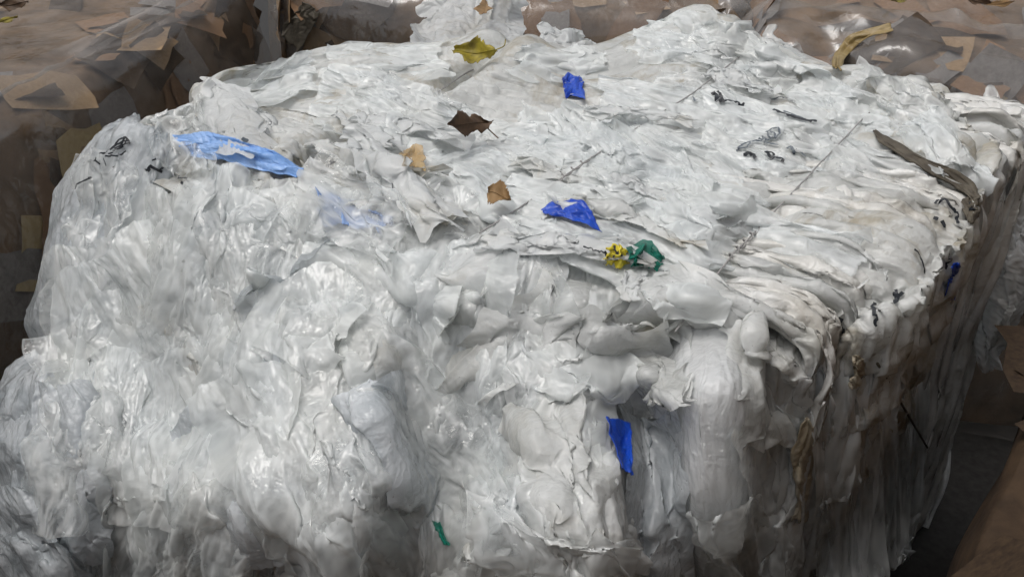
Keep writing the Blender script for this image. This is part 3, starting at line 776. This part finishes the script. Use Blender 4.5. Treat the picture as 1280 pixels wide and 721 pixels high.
while len(TOPD) < 34:                       # and lying along the folds of the top
    x_, y_ = DR.uniform(200, 1180), DR.uniform(40, 380)
    if y_ > 150 + .26 * (x_ - 150) or y_ < 130 - .2 * (x_ - 200) or y_ < 45 or y_ < (x_ - 850) * .36: continue
    an_, l_, w_ = DR.normal(.32, .22), DR.uniform(130, 330), DR.uniform(35, 95)
    if not all(inpoly(x_ + q * math.cos(an_) * l_ * .5, y_ + q * math.sin(an_) * l_ * .5 - w_ * .4, inside) for q in (-1, 0, 1)): continue
    TOPD.append((x_, y_, an_, l_, w_, 'haze' if DR.random() < .7 else 'clear'))
DRAPES += TOPD
for i, (px, py, an, L, W, mt) in enumerate(DRAPES):
    C = drape(px, py, an, L, W, .012 + .01 * DR.random())
    a, b = span(C)
    n, m = int(np.clip(a / CELL, 24, 120)), int(np.clip(b / CELL, 20, 80))
    X = crumple(C, n, m, ex=(.03, .08) if i < 32 else (.03, .09) if i < NFRONT else (.02, .15), seed=400 + i, kn=.004, kt=.02, bend=.028, amp=.014, iters=(100, 60, 30), floor=.012, fac=((.012, a / .24, b / .11), (.0035, a / .08, b / .05)) if i < NFRONT else ((.007, a / .2, b / .06), (.0025, a / .06, b / .03)), warp=.012)
    X = crinkle(X, a, b, 400 + i, ((.0025, .25, .035), (.0012, .03, .022)) if i < NFRONT else ((.001, .03, .02),))
    part('film_sheet', X, M[mt])


# -- layers that run across the top and fold down the right face
w = 0.0
k = 0
LR = np.random.default_rng(44)
while w < .98:
    wid = LR.uniform(.02, .065)
    o = LR.uniform(-.012, .016)
    rws = []
    zt = 1.085 + .04 * min(1, w / .6)
    path = [(LR.uniform(.25, .6), .0, -.06), (.2, 0, -.004), (.1, 0, .005), (.035, 0, .0), (-.012 - o, 0, -.035)]
    for q, _, dz in path:
        base = PA + ER * w + ES * q; base[2] = zt + dz + LR.uniform(-.006, .006)
        rws.append((base, np.array([0, 0, 1.0])))
    for z in (.92, .72, .5, .25, .02):
        base = PA + ER * (w + LR.uniform(-.012, .012)) + NR * (o + LR.uniform(-.012, .012)); base[2] = z
        rws.append((base, NR))
    C = []
    bl = LR.uniform(.008, .024)
    for b, nn in rws:
        C.append([b + ER * wid * (t * 1.25) + nn * bl * (1 - (2 * t - 1) ** 2 * 1.8) for t in (0, .25, .5, .75, 1)])
    C = np.array(C)
    X = crumple(C, 230, 22, ex=(.01, .26), seed=60 + k, kn=.010, kt=.03, bend=.03, amp=.008, iters=(80, 50, 30), floor=.02, fac=((.008, 6, 3), (.004, 22, 4)), warp=.010)
    part('film_layer', X, M['layer'] if k % 3 else M['bag2'])
    w += wid * LR.uniform(.7, 1.0)
    k += 1


# -- loose film lying on the top, pulled over the front edge
def mixed(px, py, v):
    return front(px, py, v) if v < .5 else onz(px, py, v)
SHEETS = [
 ('scrap', (.08, .10), 80, [[(640,284,1.13),(648,284,1.135),(655,285,1.135),(662,290,1.13),(672,300,1.12)],
  [(560,310,1.10),(600,312,1.12),(640,318,1.125),(680,322,1.12),(720,330,1.11)],
  [(500,345,1.07),(555,355,1.09),(610,362,1.09),(670,366,1.09),(740,366,1.08)],
  [(500,390,1.01),(555,405,1.015),(610,414,1.02),(670,418,1.02),(740,418,1.02)]], 'lr'),
 ('bag2', (.06, .10), 81, [[(780,350,1.11),(820,346,1.12),(860,350,1.12),(890,356,1.12),(925,370,1.11)],
  [(770,385,1.09),(815,380,1.105),(860,384,1.105),(900,392,1.10),(940,402,1.09)],
  [(755,424,1.02),(805,424,1.03),(855,426,1.03),(905,430,1.03),(950,434,1.02)]], 'lrt'),
 ('clear', (.05, .12), 82, [[(350,232,1.09),(390,224,1.10),(430,228,1.10),(470,244,1.10),(505,270,1.09)],
  [(375,262,1.08),(410,256,1.10),(450,262,1.10),(490,278,1.10),(530,300,1.09)],
  [(400,300,1.06),(435,296,1.08),(475,302,1.08),(515,314,1.08),(550,330,1.07)]], 'lrtb'),
 ('scrap', (.08, .12), 83, [[(245,110,1.17),(262,104,1.18),(285,104,1.18),(310,110,1.17)],
  [(248,150,1.14),(275,150,1.155),(305,152,1.155),(335,160,1.14)],
  [(250,190,1.11),(285,196,1.13),(320,200,1.13),(355,210,1.11)]], 'lrb'),
]
for mat, ex, seed, R, ed in SHEETS:
    C = np.array([[mixed(*p) for p in r] for r in R])
    a, b = span(C)
    n, m = int(np.clip(a / CELL, 30, 160)), int(np.clip(b / CELL, 30, 160))
    X = crumple(C, n, m, ex=ex, seed=seed, kn=.015, kt=.03, bend=.04, amp=.01, iters=(120, 70, 40), floor=.02, fac=((.007, a / .1, b / .07),), warp=.015)
    part('film_sheet', X, M[mat])

# -- film standing up behind the top
TUFTS = [
 ('scrap', 90, [[(522,8,2.62),(555,-6,2.6),(590,-4,2.6),(625,-8,2.62),(650,2,2.64)],
  [(524,25,2.58),(555,20,2.55),(590,22,2.55),(622,18,2.56),(652,22,2.6)],
  [(512,52,2.42),(555,54,2.38),(590,56,2.38),(625,54,2.38),(660,52,2.42)],
  [(508,78,2.30),(555,80,2.26),(590,82,2.26),(625,80,2.26),(665,78,2.3)]]),
 ('clear', 91, [[(950,52,2.45),(965,42,2.44),(980,44,2.44),(992,58,2.46)],
  [(945,75,2.4),(962,70,2.38),(980,72,2.38),(995,78,2.41)],
  [(935,98,2.3),(960,100,2.28),(982,100,2.29),(1000,100,2.32)]]),
 ('scrap', 92, [[(672,30,2.5),(690,32,2.48),(712,42,2.47),(738,58,2.47)],
  [(668,50,2.44),(695,52,2.42),(718,58,2.41),(745,68,2.42)],
  [(665,72,2.36),(695,75,2.34),(722,78,2.33),(750,82,2.35)]]),
 ('clear', 93, [[(1222,128,2.02),(1240,118,2.0),(1262,126,1.99),(1296,140,2.0)],
  [(1215,200,1.93),(1240,195,1.9),(1265,200,1.89),(1310,205,1.9)],
  [(1222,300,1.92),(1245,300,1.88),(1268,300,1.87),(1310,300,1.9)],
  [(1222,380,1.98),(1244,385,1.95),(1264,385,1.94),(1285,380,1.97)],
  [(1215,455,2.06),(1232,465,2.03),(1248,462,2.03),(1262,450,2.06)]]),
]
for mat, seed, R in TUFTS:
    C = np.array([[dep(*p) for p in r] for r in R])
    a, b = span(C)
    n, m = int(np.clip(a / CELL, 24, 190)), int(np.clip(b / CELL, 24, 100))
    X = crumple(C, n, m, ex=(.12, .16), seed=seed, kn=.012, kt=.03, bend=.04, amp=.01, floor=.03, fac=((.014, a / .08, b / .06),), warp=.015)
    part('film_tuft', X, M[mat])


# -- where things land: cast a ray at everything built so far
def caster():
    V, F, o = [], [], 0
    for v, f in CAST:
        V.append(v); F.append(f + o); o += len(v)
    return BVHTree.FromPolygons(np.concatenate(V).tolist(), np.concatenate(F).tolist())
BVH = caster()
def hit(px, py, off=0.0):
    d = Vector(ray(px, py)).normalized()
    p, n, i, t = BVH.ray_cast(Vector(CAM), d)
    if p is None: p = Vector(onz(px, py, 1.1)); n = Vector((0, 0, 1))
    if n.dot(d) > 0: n = -n
    return np.array(p + n * off), np.array(n)

# -- thin film hanging down the right side
BV = BVH
for i in range(7):
    px = 1030 + 115 * i / 6 + DR.uniform(-8, 8)
    C = drape(px, 600 - .35 * (px - 1030) + DR.uniform(-20, 20), 1.62 + DR.normal(0, .06), DR.uniform(340, 440), DR.uniform(22, 50), .008)
    X = crumple(C, 90, 20, ex=(.01, .18), seed=700 + i, kn=.008, kt=.02, bend=.04, amp=.008, iters=(80, 50, 30), floor=.01, fac=((.005, 3, 3),), warp=.008)
    part('film_sheet', X, M['clear' if i % 2 else 'haze'])
BVH = caster()

# -- crumpled scraps bedded in the top
pool, pool_v = [], []
for i in range(9):
    r = np.random.default_rng(200 + i)
    L, W = r.uniform(.16, .30), r.uniform(.035, .075)
    C = np.array([[[L * (a - .5), W * (b - .5) * (1 - .5 * abs(a - .5)), .012 * math.sin(math.pi * a) * (1 - (2*b-1)**2) + .004 * r.standard_normal()] for b in (0, .33, .67, 1)] for a in np.linspace(0, 1, 6)])
    X = crumple(C, 56, 26, ex=(.10, .30), seed=210 + i, kn=.02, kt=.03, bend=.05, amp=.006, floor=.012, iters=(80, 50, 40), levels=2, fac=((.006, 4, 2),), warp=.012)
    pool.append(grid_mesh('film_scrap', X, cast=False)); pool_v.append(X.reshape(-1, 3).astype(float))
ii = np.arange(55)[:, None] * 26 + np.arange(25)[None]
pool_f = np.stack([ii, ii + 26, ii + 27, ii + 1], -1).reshape(-1, 4)
SR = np.random.default_rng(99)
cnt = 0
while cnt < 14:
    x, y = SR.uniform(200, 1210), SR.uniform(25, 370)
    if not inpoly(x, y, inside) or (x > 880 and y > 215): continue
    p, n = hit(x, y, -.002)
    me = pool[cnt % 9]
    if len(me.materials) == 0: me.materials.append(M['scrap'] if cnt % 3 else M['top'])
    o = link('film_scrap', me, None)
    n = np.array([0, 0, 1.0]) * .75 + n * .25
    yaw = math.atan2(ES[1], ES[0]) + SR.normal(0, .35) + (math.pi if SR.random() < .5 else 0)
    q = Vector(n).to_track_quat('Z', 'Y').to_matrix().to_4x4()
    s = SR.uniform(.5, 1.15)
    o.matrix_world = Matrix.Translation(Vector(p)) @ Matrix.Rotation(SR.normal(0, .1), 4, 'X') @ Matrix.Rotation(yaw, 4, 'Z') @ Matrix.Diagonal((s, s, s, 1))
    mw = np.array(o.matrix_world); vv = pool_v[cnt % 9] @ mw[:3, :3].T + mw[:3, 3]
    CAST.append((vv, pool_f))
    attach(o)
    cnt += 1


# -- binding wires
for wi, (a, b) in enumerate(WIRES):
    pts = []
    for t in np.linspace(.0, 1, 40):
        p = a + (b - a) * t
        h, i, _, _ = BVH.ray_cast(Vector((p[0], p[1], 2.0)), Vector((0, 0, -1)))
        pts.append(np.array([p[0], p[1], h.z if h is not None else p[2]]))
    z = np.array([p[2] for p in pts]); z = np.convolve(np.pad(z, 8, mode='edge'), np.ones(17) / 17, 'valid')
    for p, zz in zip(pts, z): p[2] = zz + (.007, .002, -.004)[wi]
    o = tube('baling_wire', pts, .0016, M['wire']); attach(o)
    # twisted tie near the front end
    tw = []
    c = pts[10]
    for t in np.linspace(0, 1, 40):
        p = pts[8] + (pts[13] - pts[8]) * t
        tw.append(p + .005 * np.array([math.cos(26 * t), math.sin(26 * t) * .6, .6 + math.sin(26 * t) * .7]))
    attach(tube('wire_twist', tw, .0012, M['wire']), bale)
p1, n1 = hit(1094, 448, .012); p2, n2 = hit(1130, 500, .014); p3, n3 = hit(1162, 556, .012)
attach(tube('baling_wire', [p1, p2, p3], .0022, M['strip']))


# ------------------------------------------------------------------ small things on and in the bale
BVH = caster()
def control(rows, off):                     # control grid laid on the surface under image points
    C = []
    for r in rows:
        C.append([hit(x, y)[0] - ray(x, y) / np.linalg.norm(ray(x, y)) * off for x, y in r])
    C = np.array(C)
    K = C.copy()
    if C.shape[0] > 2: K[1:-1] = .5 * C[1:-1] + .25 * (C[2:] + C[:-2])
    if C.shape[1] > 3: K[:, 1:-1] = .5 * K[:, 1:-1] + .25 * (K[:, 2:] + K[:, :-2])
    return K
def rel(me, org):
    me.transform(Matrix.Translation(-Vector(org))); return me
def scrap(name, rows, mat, label, cat, off=.016, ex=(.08, .08), seed=1, fac=.004, n=44, m=44, thick=.0008, group=None, wp=.004):
    C = control(rows, off)
    X = crumple(C, n, m, ex=ex, seed=seed, kn=.02, kt=.03, bend=.04, amp=.003, floor=.004, fac=((fac, 5, 5),), warp=wp, levels=2)
    org = X.reshape(-1, 3).mean(0)
    o = link(name, rel(grid_mesh(name, X, cast=False), org), M[mat])
    o.location = org
    if thick:
        so = o.modifiers.new('thickness', 'SOLIDIFY'); so.thickness = thick; so.offset = 0
    tag(o, label, cat, group)
    return o
scrap('blue_film_scrap', [[(676,262),(686,251),(702,247),(716,249),(730,251)], [(682,266),(694,262),(710,260),(728,262),(738,267)], [(692,270),(706,271),(720,275),(734,281),(750,286)]],
      'blue', 'deep blue film scrap lying beside the brown leaf piece', 'film scrap', seed=501, fac=.003, wp=.002, off=.02)
scrap('blue_film_scrap', [[(703,95),(712,89),(722,92),(727,98)], [(704,108),(712,104),(722,106),(730,110)], [(706,121),(714,119),(723,122),(731,125)]],
      'blue', 'bright blue film scrap poking out near the back of the top', 'film scrap', seed=502, fac=.004, wp=.002)
scrap('blue_film_scrap', [[(758,520),(768,523),(778,525),(788,530)], [(763,545),(771,546),(780,548),(790,550)], [(769,566),(776,569),(783,573),(791,577)], [(778,584),(782,588),(786,591),(790,594)]],
      'blue', 'blue film scrap showing in a slot low on the front', 'film scrap', seed=503, fac=.002, off=.022, wp=.001)
scrap('blue_film_scrap', [[(1190,330),(1194,330),(1198,332)], [(1187,352),(1192,352),(1197,354)], [(1184,372),(1189,374),(1193,374)]],
      'blue', 'small blue film strip sticking out of the right side', 'film scrap', seed=504, n=24, m=16, off=.014)
scrap('pale_blue_film', [[(216,170),(255,166),(300,170),(342,187),(376,206)], [(220,182),(258,180),(302,187),(342,201),(378,214)], [(240,196),(280,198),(312,206),(342,218),(374,223)]],
      'pale_blue', 'light blue film sheet beside the printed bag', 'film sheet', seed=505, n=50, m=80, fac=.004, off=.030)
hz = scrap('bluish_film', [[(392,236),(420,240),(455,252),(490,268)], [(396,250),(425,254),(458,264),(492,276)], [(400,280),(430,282),(455,284),(480,288)]],
      'pale_blue_clear', 'faint blue clear film below the light blue sheet', 'film sheet', seed=506, n=50, m=60, fac=.006, off=.004)
scrap('green_net_scrap', [[(783,312),(797,307),(812,308),(826,316)], [(786,320),(798,318),(813,320),(828,326)], [(790,327),(803,331),(816,336),(826,332)]],
      'green', 'green mesh scrap beside the yellow tag', 'net scrap', seed=507, fac=.006, off=.008)
yt = scrap('yellow_tag', [[(757,309),(766,307),(777,309),(784,312)], [(758,319),(767,318),(776,320),(786,322)], [(758,329),(768,331),(777,333),(785,331)]],
      'yellow', 'crumpled yellow tag with black print beside the green mesh', 'tag', seed=508, fac=.005, off=.010, thick=.0015)
st = scrap('card_strip', [[(1094,162),(1104,168),(1118,181),(1140,192),(1165,203),(1195,216),(1216,226),(1226,238)], [(1096,172),(1108,180),(1122,190),(1144,202),(1168,213),(1196,226),(1214,238),(1222,250)], [(1100,178),(1112,188),(1128,197),(1148,209),(1172,221),(1196,233),(1212,244),(1219,254)]],
      'strip', 'long grey-brown card strip wedged across the right top edge', 'strip', seed=509, n=24, m=90, fac=.003, ex=(.04, .02), off=.010, thick=.003)
scrap('card_flap', [[(1211,240),(1218,240),(1224,244)], [(1210,258),(1217,258),(1222,258)], [(1210,276),(1215,276),(1219,274)]],
      'strip', 'short dark flap hanging below the card strip', 'strip', seed=510, n=24, m=16, off=.012, thick=.002)
scrap('white_card_scrap', [[(782,338),(795,336),(806,338)], [(778,355),(792,353),(803,354)], [(776,374),(788,373),(800,374)]],
      'scrap', 'small stiff white scrap below the green mesh', 'scrap', seed=511, n=24, m=24, fac=.002, off=.010, thick=.002)
o = scrap('stained_film', [[(498,190),(512,184),(530,186)], [(500,199),(514,197),(528,199)], [(504,208),(516,210),(530,212)]], 'orange', None, None, seed=512, off=.012)
attach(o); o['label'] = 'orange stained patch of film'

for rows_, sd2 in (([[(1002,528),(1010,524),(1020,540)], [(994,570),(1004,568),(1016,575)], [(990,610),(1000,612),(1012,615)], [(992,650),(1000,652),(1008,650)]], 520),
                   ([[(1068,446),(1074,444),(1080,450)], [(1066,462),(1072,464),(1078,466)], [(1064,484),(1069,486),(1074,482)]], 521),
                   ):
    o = scrap('stained_film', rows_, 'tan', None, None, seed=sd2, n=40, m=20, off=.012, fac=.003)
    attach(o); o['label'] = 'brown stained film on the right side'
scrap('green_film_scrap', [[(541,650),(545,652),(549,654)], [(547,664),(551,666),(555,666)], [(554,678),(558,680),(562,680)]], 'green', 'thin dark green film edge low on the front', 'film scrap', seed=523, n=24, m=16, off=.012, fac=.002, wp=.001)
# clear film over the light blue sheet
BV = BVH
for i, (px, py, an, L_, W_) in enumerate(((440,262,.5,150,90), (225,172,1.3,90,60))):
    C = drape(px, py, an, L_, W_, .03)
    X = crumple(C, 60, 40, ex=(.05, .12), seed=600 + i, kn=.012, kt=.02, bend=.05, amp=.008, iters=(80, 50, 30), floor=.01, fac=((.005, 3, 3),), warp=.012)
    part('film_sheet', X, M['clear'], cast=False)

# leaves
def leaf(p0, p1, wpx, mat, label, cat='leaf', lobes=3, curl=.35, stem=None, seed=0, lift=.006, group='leaves fallen on the bales', tip=None):
    r = np.random.default_rng(seed)
    a, na = hit(*p0); b, nb = hit(*p1)
    if tip: b = b + np.array([0, 0, tip])
    ax = b - a; L = np.linalg.norm(ax); ax /= L
    nn = .8 * np.array([0, -.72, .69]) + .2 * (na + nb) / 2; nn -= ax * (nn @ ax); nn /= np.linalg.norm(nn)
    sd_ = np.cross(nn, ax)
    W = wpx / FPX * 2.0
    n, m = 26, 13
    X = np.zeros((n, m, 3))
    for i, t in enumerate(np.linspace(0, 1, n)):
        prof = (math.sin(math.pi * min(1, t * 1.02 + .02)) ** .7) * (1 + .28 * math.sin(lobes * 2 * math.pi * t + seed)) + .02
        for j, v in enumerate(np.linspace(-1, 1, m)):
            hw = W * .5 * prof * (1 + .12 * r.standard_normal() * (abs(v) > .9))
            zz = lift + curl * W * (v * v) * (.6 + .5 * math.sin(3 * t + seed)) * .6 + .12 * W * math.sin(6 * t + 2 * v + seed) + .1 * L * (t - .5) ** 2
            X[i, j] = a + ax * L * t + sd_ * hw * v + nn * zz + np.array([0, -.3, .95]) * W * .55
    root = empty('leaf', tuple(a)); tag(root, label, cat, group)
    inv = Matrix.Translation(-Vector(a))
    bl = link('blade', grid_mesh('blade', X, cast=False), M[mat]); bl.parent = root; bl.matrix_parent_inverse = inv
    so = bl.modifiers.new('thickness', 'SOLIDIFY'); so.thickness = .0007
    mid = [X[i, m // 2] + nn * .0008 for i in range(0, n, 3)]
    ve = tube('midrib', mid, [.0011] * len(mid), M[mat], sides=5); ve.parent = bl; ve.matrix_parent_inverse = Matrix()
    if stem:
        pts = [X[-1, m // 2]] + [hit(*q)[0] + np.array([0, 0, h]) for q, h in stem]
        P = surf(np.array(pts)[:, None, :].repeat(2, 1), 16, 2)[:, 0]
        s_ = tube('stem', list(P), .0013, M[mat], sides=6); s_.parent = root; s_.matrix_parent_inverse = inv
    return root
leaf((572,80), (624,80), 30, 'leaf_yellow', 'curled yellow-green leaf with upturned tip on the white film', lobes=2, seed=2, stem=[((630,74), .03), ((632,66), .03)], curl=.5)
leaf((552,174), (602,172), 24, 'leaf_brown', 'dark brown dry leaf with a long stem on the white film', lobes=2, seed=4, stem=[((610,178), .03), ((623,185), .02)], curl=.35, lift=.022)
leaf((612,254), (640,264), 22, 'leaf_tan', 'light brown leaf piece next to the deep blue scrap', lobes=1, seed=6, curl=.3, lift=.01)
leaf((604,38), (606,14), 20, 'leaf_tan', 'small brown leaf piece on the film tuft at the back', lobes=2, seed=8, curl=.2, lift=.01)
leaf((2,18), (42,14), 20, 'leaf_brown', 'dark curled leaf in the top left corner', lobes=2, seed=3, curl=.5, lift=.012)
leaf((0,36), (24,30), 10, 'leaf_yellow', 'small yellow leaf below the dark curled leaf, top left', lobes=1, seed=5, curl=.3, lift=.012)
leaf((1182,4), (1232,16), 22, 'leaf_brown', 'dark leaf at the top right on tented film', lobes=2, seed=7, curl=.5, lift=.012)
leaf((1225,14), (1262,10), 12, 'leaf_tan', 'tan leaf right of the dark leaf, top right', lobes=1, seed=9, curl=.3, lift=.012)
leaf((1100,14), (1140,4), 16, 'leaf_yellow', 'yellow leaf at the top edge above the ochre strap', lobes=2, seed=10, curl=.4, lift=.012)
leaf((1000,6), (1060,10), 18, 'leaf_brown', 'brown leaf at the top edge left of the ochre strap', lobes=3, seed=12, curl=.4, lift=.012)
scrap('strap', [[(1040,84),(1042,70),(1048,56),(1062,44),(1085,37),(1112,30)], [(1050,88),(1054,74),(1060,62),(1072,52),(1090,44),(1114,38)]],
      'strap', 'ochre plastic strap looped over the tented film', 'strap', seed=513, n=14, m=70, fac=.004, off=.02, thick=.002, wp=.002)
scrap('ribbed_card', [[(352,38),(364,18),(380,4)], [(362,50),(376,26),(394,8)], [(372,62),(388,36),(400,18)]],
      'strip', 'ribbed brown card scrap standing at the back left corner', 'card', seed=514, n=40, m=40, fac=.004, off=.02, thick=.003)

# ink on the film
def stroke(pts, wpx, mat='black', off=.006):
    P = []
    for (x0, y0), (x1, y1) in zip(pts, pts[1:]):
        k = max(2, int(math.hypot(x1 - x0, y1 - y0) / 2.0))
        for t in np.linspace(0, 1, k, endpoint=False): P.append((x0 + (x1 - x0) * t, y0 + (y1 - y0) * t))
    P.append(pts[-1])
    H = [hit(x, y, off) for x, y in P]
    V, F = [], []
    for i, (p, n) in enumerate(H):
        t = H[min(i + 1, len(H) - 1)][0] - H[max(i - 1, 0)][0]
        c = np.cross(n, t); c /= np.linalg.norm(c) + 1e-9
        wd = 1.3 * wpx * np.linalg.norm(p - CAM) / FPX * .5 * (.75 + .5 * random.random())
        V += [p + c * wd, p - c * wd]
        if i : F.append((2*i - 2, 2*i - 1, 2*i + 1, 2*i))
    if not F: return
    return attach(link('ink_mark', mesh('ink_mark', V, F), M[mat]))
def Z(x0, y0, sc, pts): return [(x0 + x / sc, y0 + y / sc) for x, y in pts]
a = (80, 130, 5.545)
for pts, wd in (([(685,312),(702,340),(702,378)], 2.6), ([(692,398),(688,445),(660,467),(608,430),(572,466)], 2.6), ([(590,478),(608,452)], 2), ([(668,345),(630,395)], 1.6),
                ([(470,285),(440,238),(400,245),(360,290),(300,340),(265,350)], 1.6), ([(460,262),(400,268),(350,310)], 1.5), ([(468,280),(420,290),(370,325),(320,345)], 1.5), ([(450,250),(430,290),(400,310)], 1.4), ([(420,240),(395,290),(350,330)], 1.4),
                ([(448,328),(400,355),(300,362)], 1.5), ([(242,368),(224,395),(258,413)], 1.3), ([(290,375),(306,428)], 1.1),
                ([(202,518),(150,542),(108,562),(98,597)], 2.0), ([(180,522),(202,520)], 2.6), ([(760,510),(830,525),(868,530)], 1.5), ([(830,545),(845,560)], 3)):
    stroke(Z(*a, pts), wd)
a = (860, 90, 5.545)
for pts, wd, mt in (([(172,150),(200,190),(240,220)], 5, 'black'), ([(200,145),(235,180),(242,215)], 2.5, 'black'), ([(240,212),(310,218),(390,232)], 2.6, 'black'),
                ([(590,275),(650,300),(740,325),(820,350),(890,355)], 2.6, 'black'), ([(660,280),(720,305),(800,335)], 1.4, 'greyink'), ([(565,195),(660,190),(740,220)], 1.4, 'greyink'),
                ([(500,465),(550,492),(600,470)], 1.8, 'greyink'), ([(520,448),(562,488)], 1.8, 'greyink'), ([(540,432),(600,470)], 1.8, 'greyink'), ([(540,432),(590,405),(625,402),(640,440),(600,468)], 1.8, 'greyink'), ([(575,420),(610,455)], 1.8, 'greyink'),
                ([(340,545),(400,510),(470,490),(560,512),(625,525)], 2.4, 'greyink'), ([(345,545),(400,540),(430,510)], 1.8, 'greyink'),
                ([(390,575),(430,568),(472,606)], 3.6, 'black'), ([(535,568),(560,595),(610,610),(670,625)], 3.6, 'black'), ([(540,572),(575,565),(600,595)], 2, 'black'), ([(700,530),(760,560),(800,600)], 2.6, 'greyink'),
                ([(30,190),(55,215),(80,200)], 2, 'greyink')):
    stroke(Z(*a, pts), wd, mt)
a = (850, 240, 2.977)
for pts, wd in (([(948,42),(985,35),(1018,68),(1032,125)], 2.6), ([(940,100),(958,105)], 3), ([(970,110),(985,140)], 3), ([(1005,225),(990,285)], 2), ([(868,220),(888,258),(902,310)], 2.4), ([(800,368),(812,420)], 5), ([(788,378),(822,384)], 3),
                ([(600,470),(612,525)], 5), ([(718,420),(722,500)], 3), ([(1082,20),(1090,60),(1082,100)], 5)):
    stroke(Z(*a, pts), wd)
a = (600, 220, 4.923)
for pts, wd in (([(640,440),(690,460),(770,478)], 1.6), ([(770,455),(785,520)], 2), ([(820,440),(835,490),(870,500)], 2), ([(870,540),(910,550)], 2.4), ([(820,500),(850,470)], 1.6)):
    stroke(Z(*a, pts), wd)
for pts, wd in (([(303,176),(309,180)], 5), ([(318,192),(328,196)], 2.5), ([(1045,0),(1046,1)], 1)):
    stroke(pts, wd, 'greyink')
print('T end', round(time.time() - T0, 1))
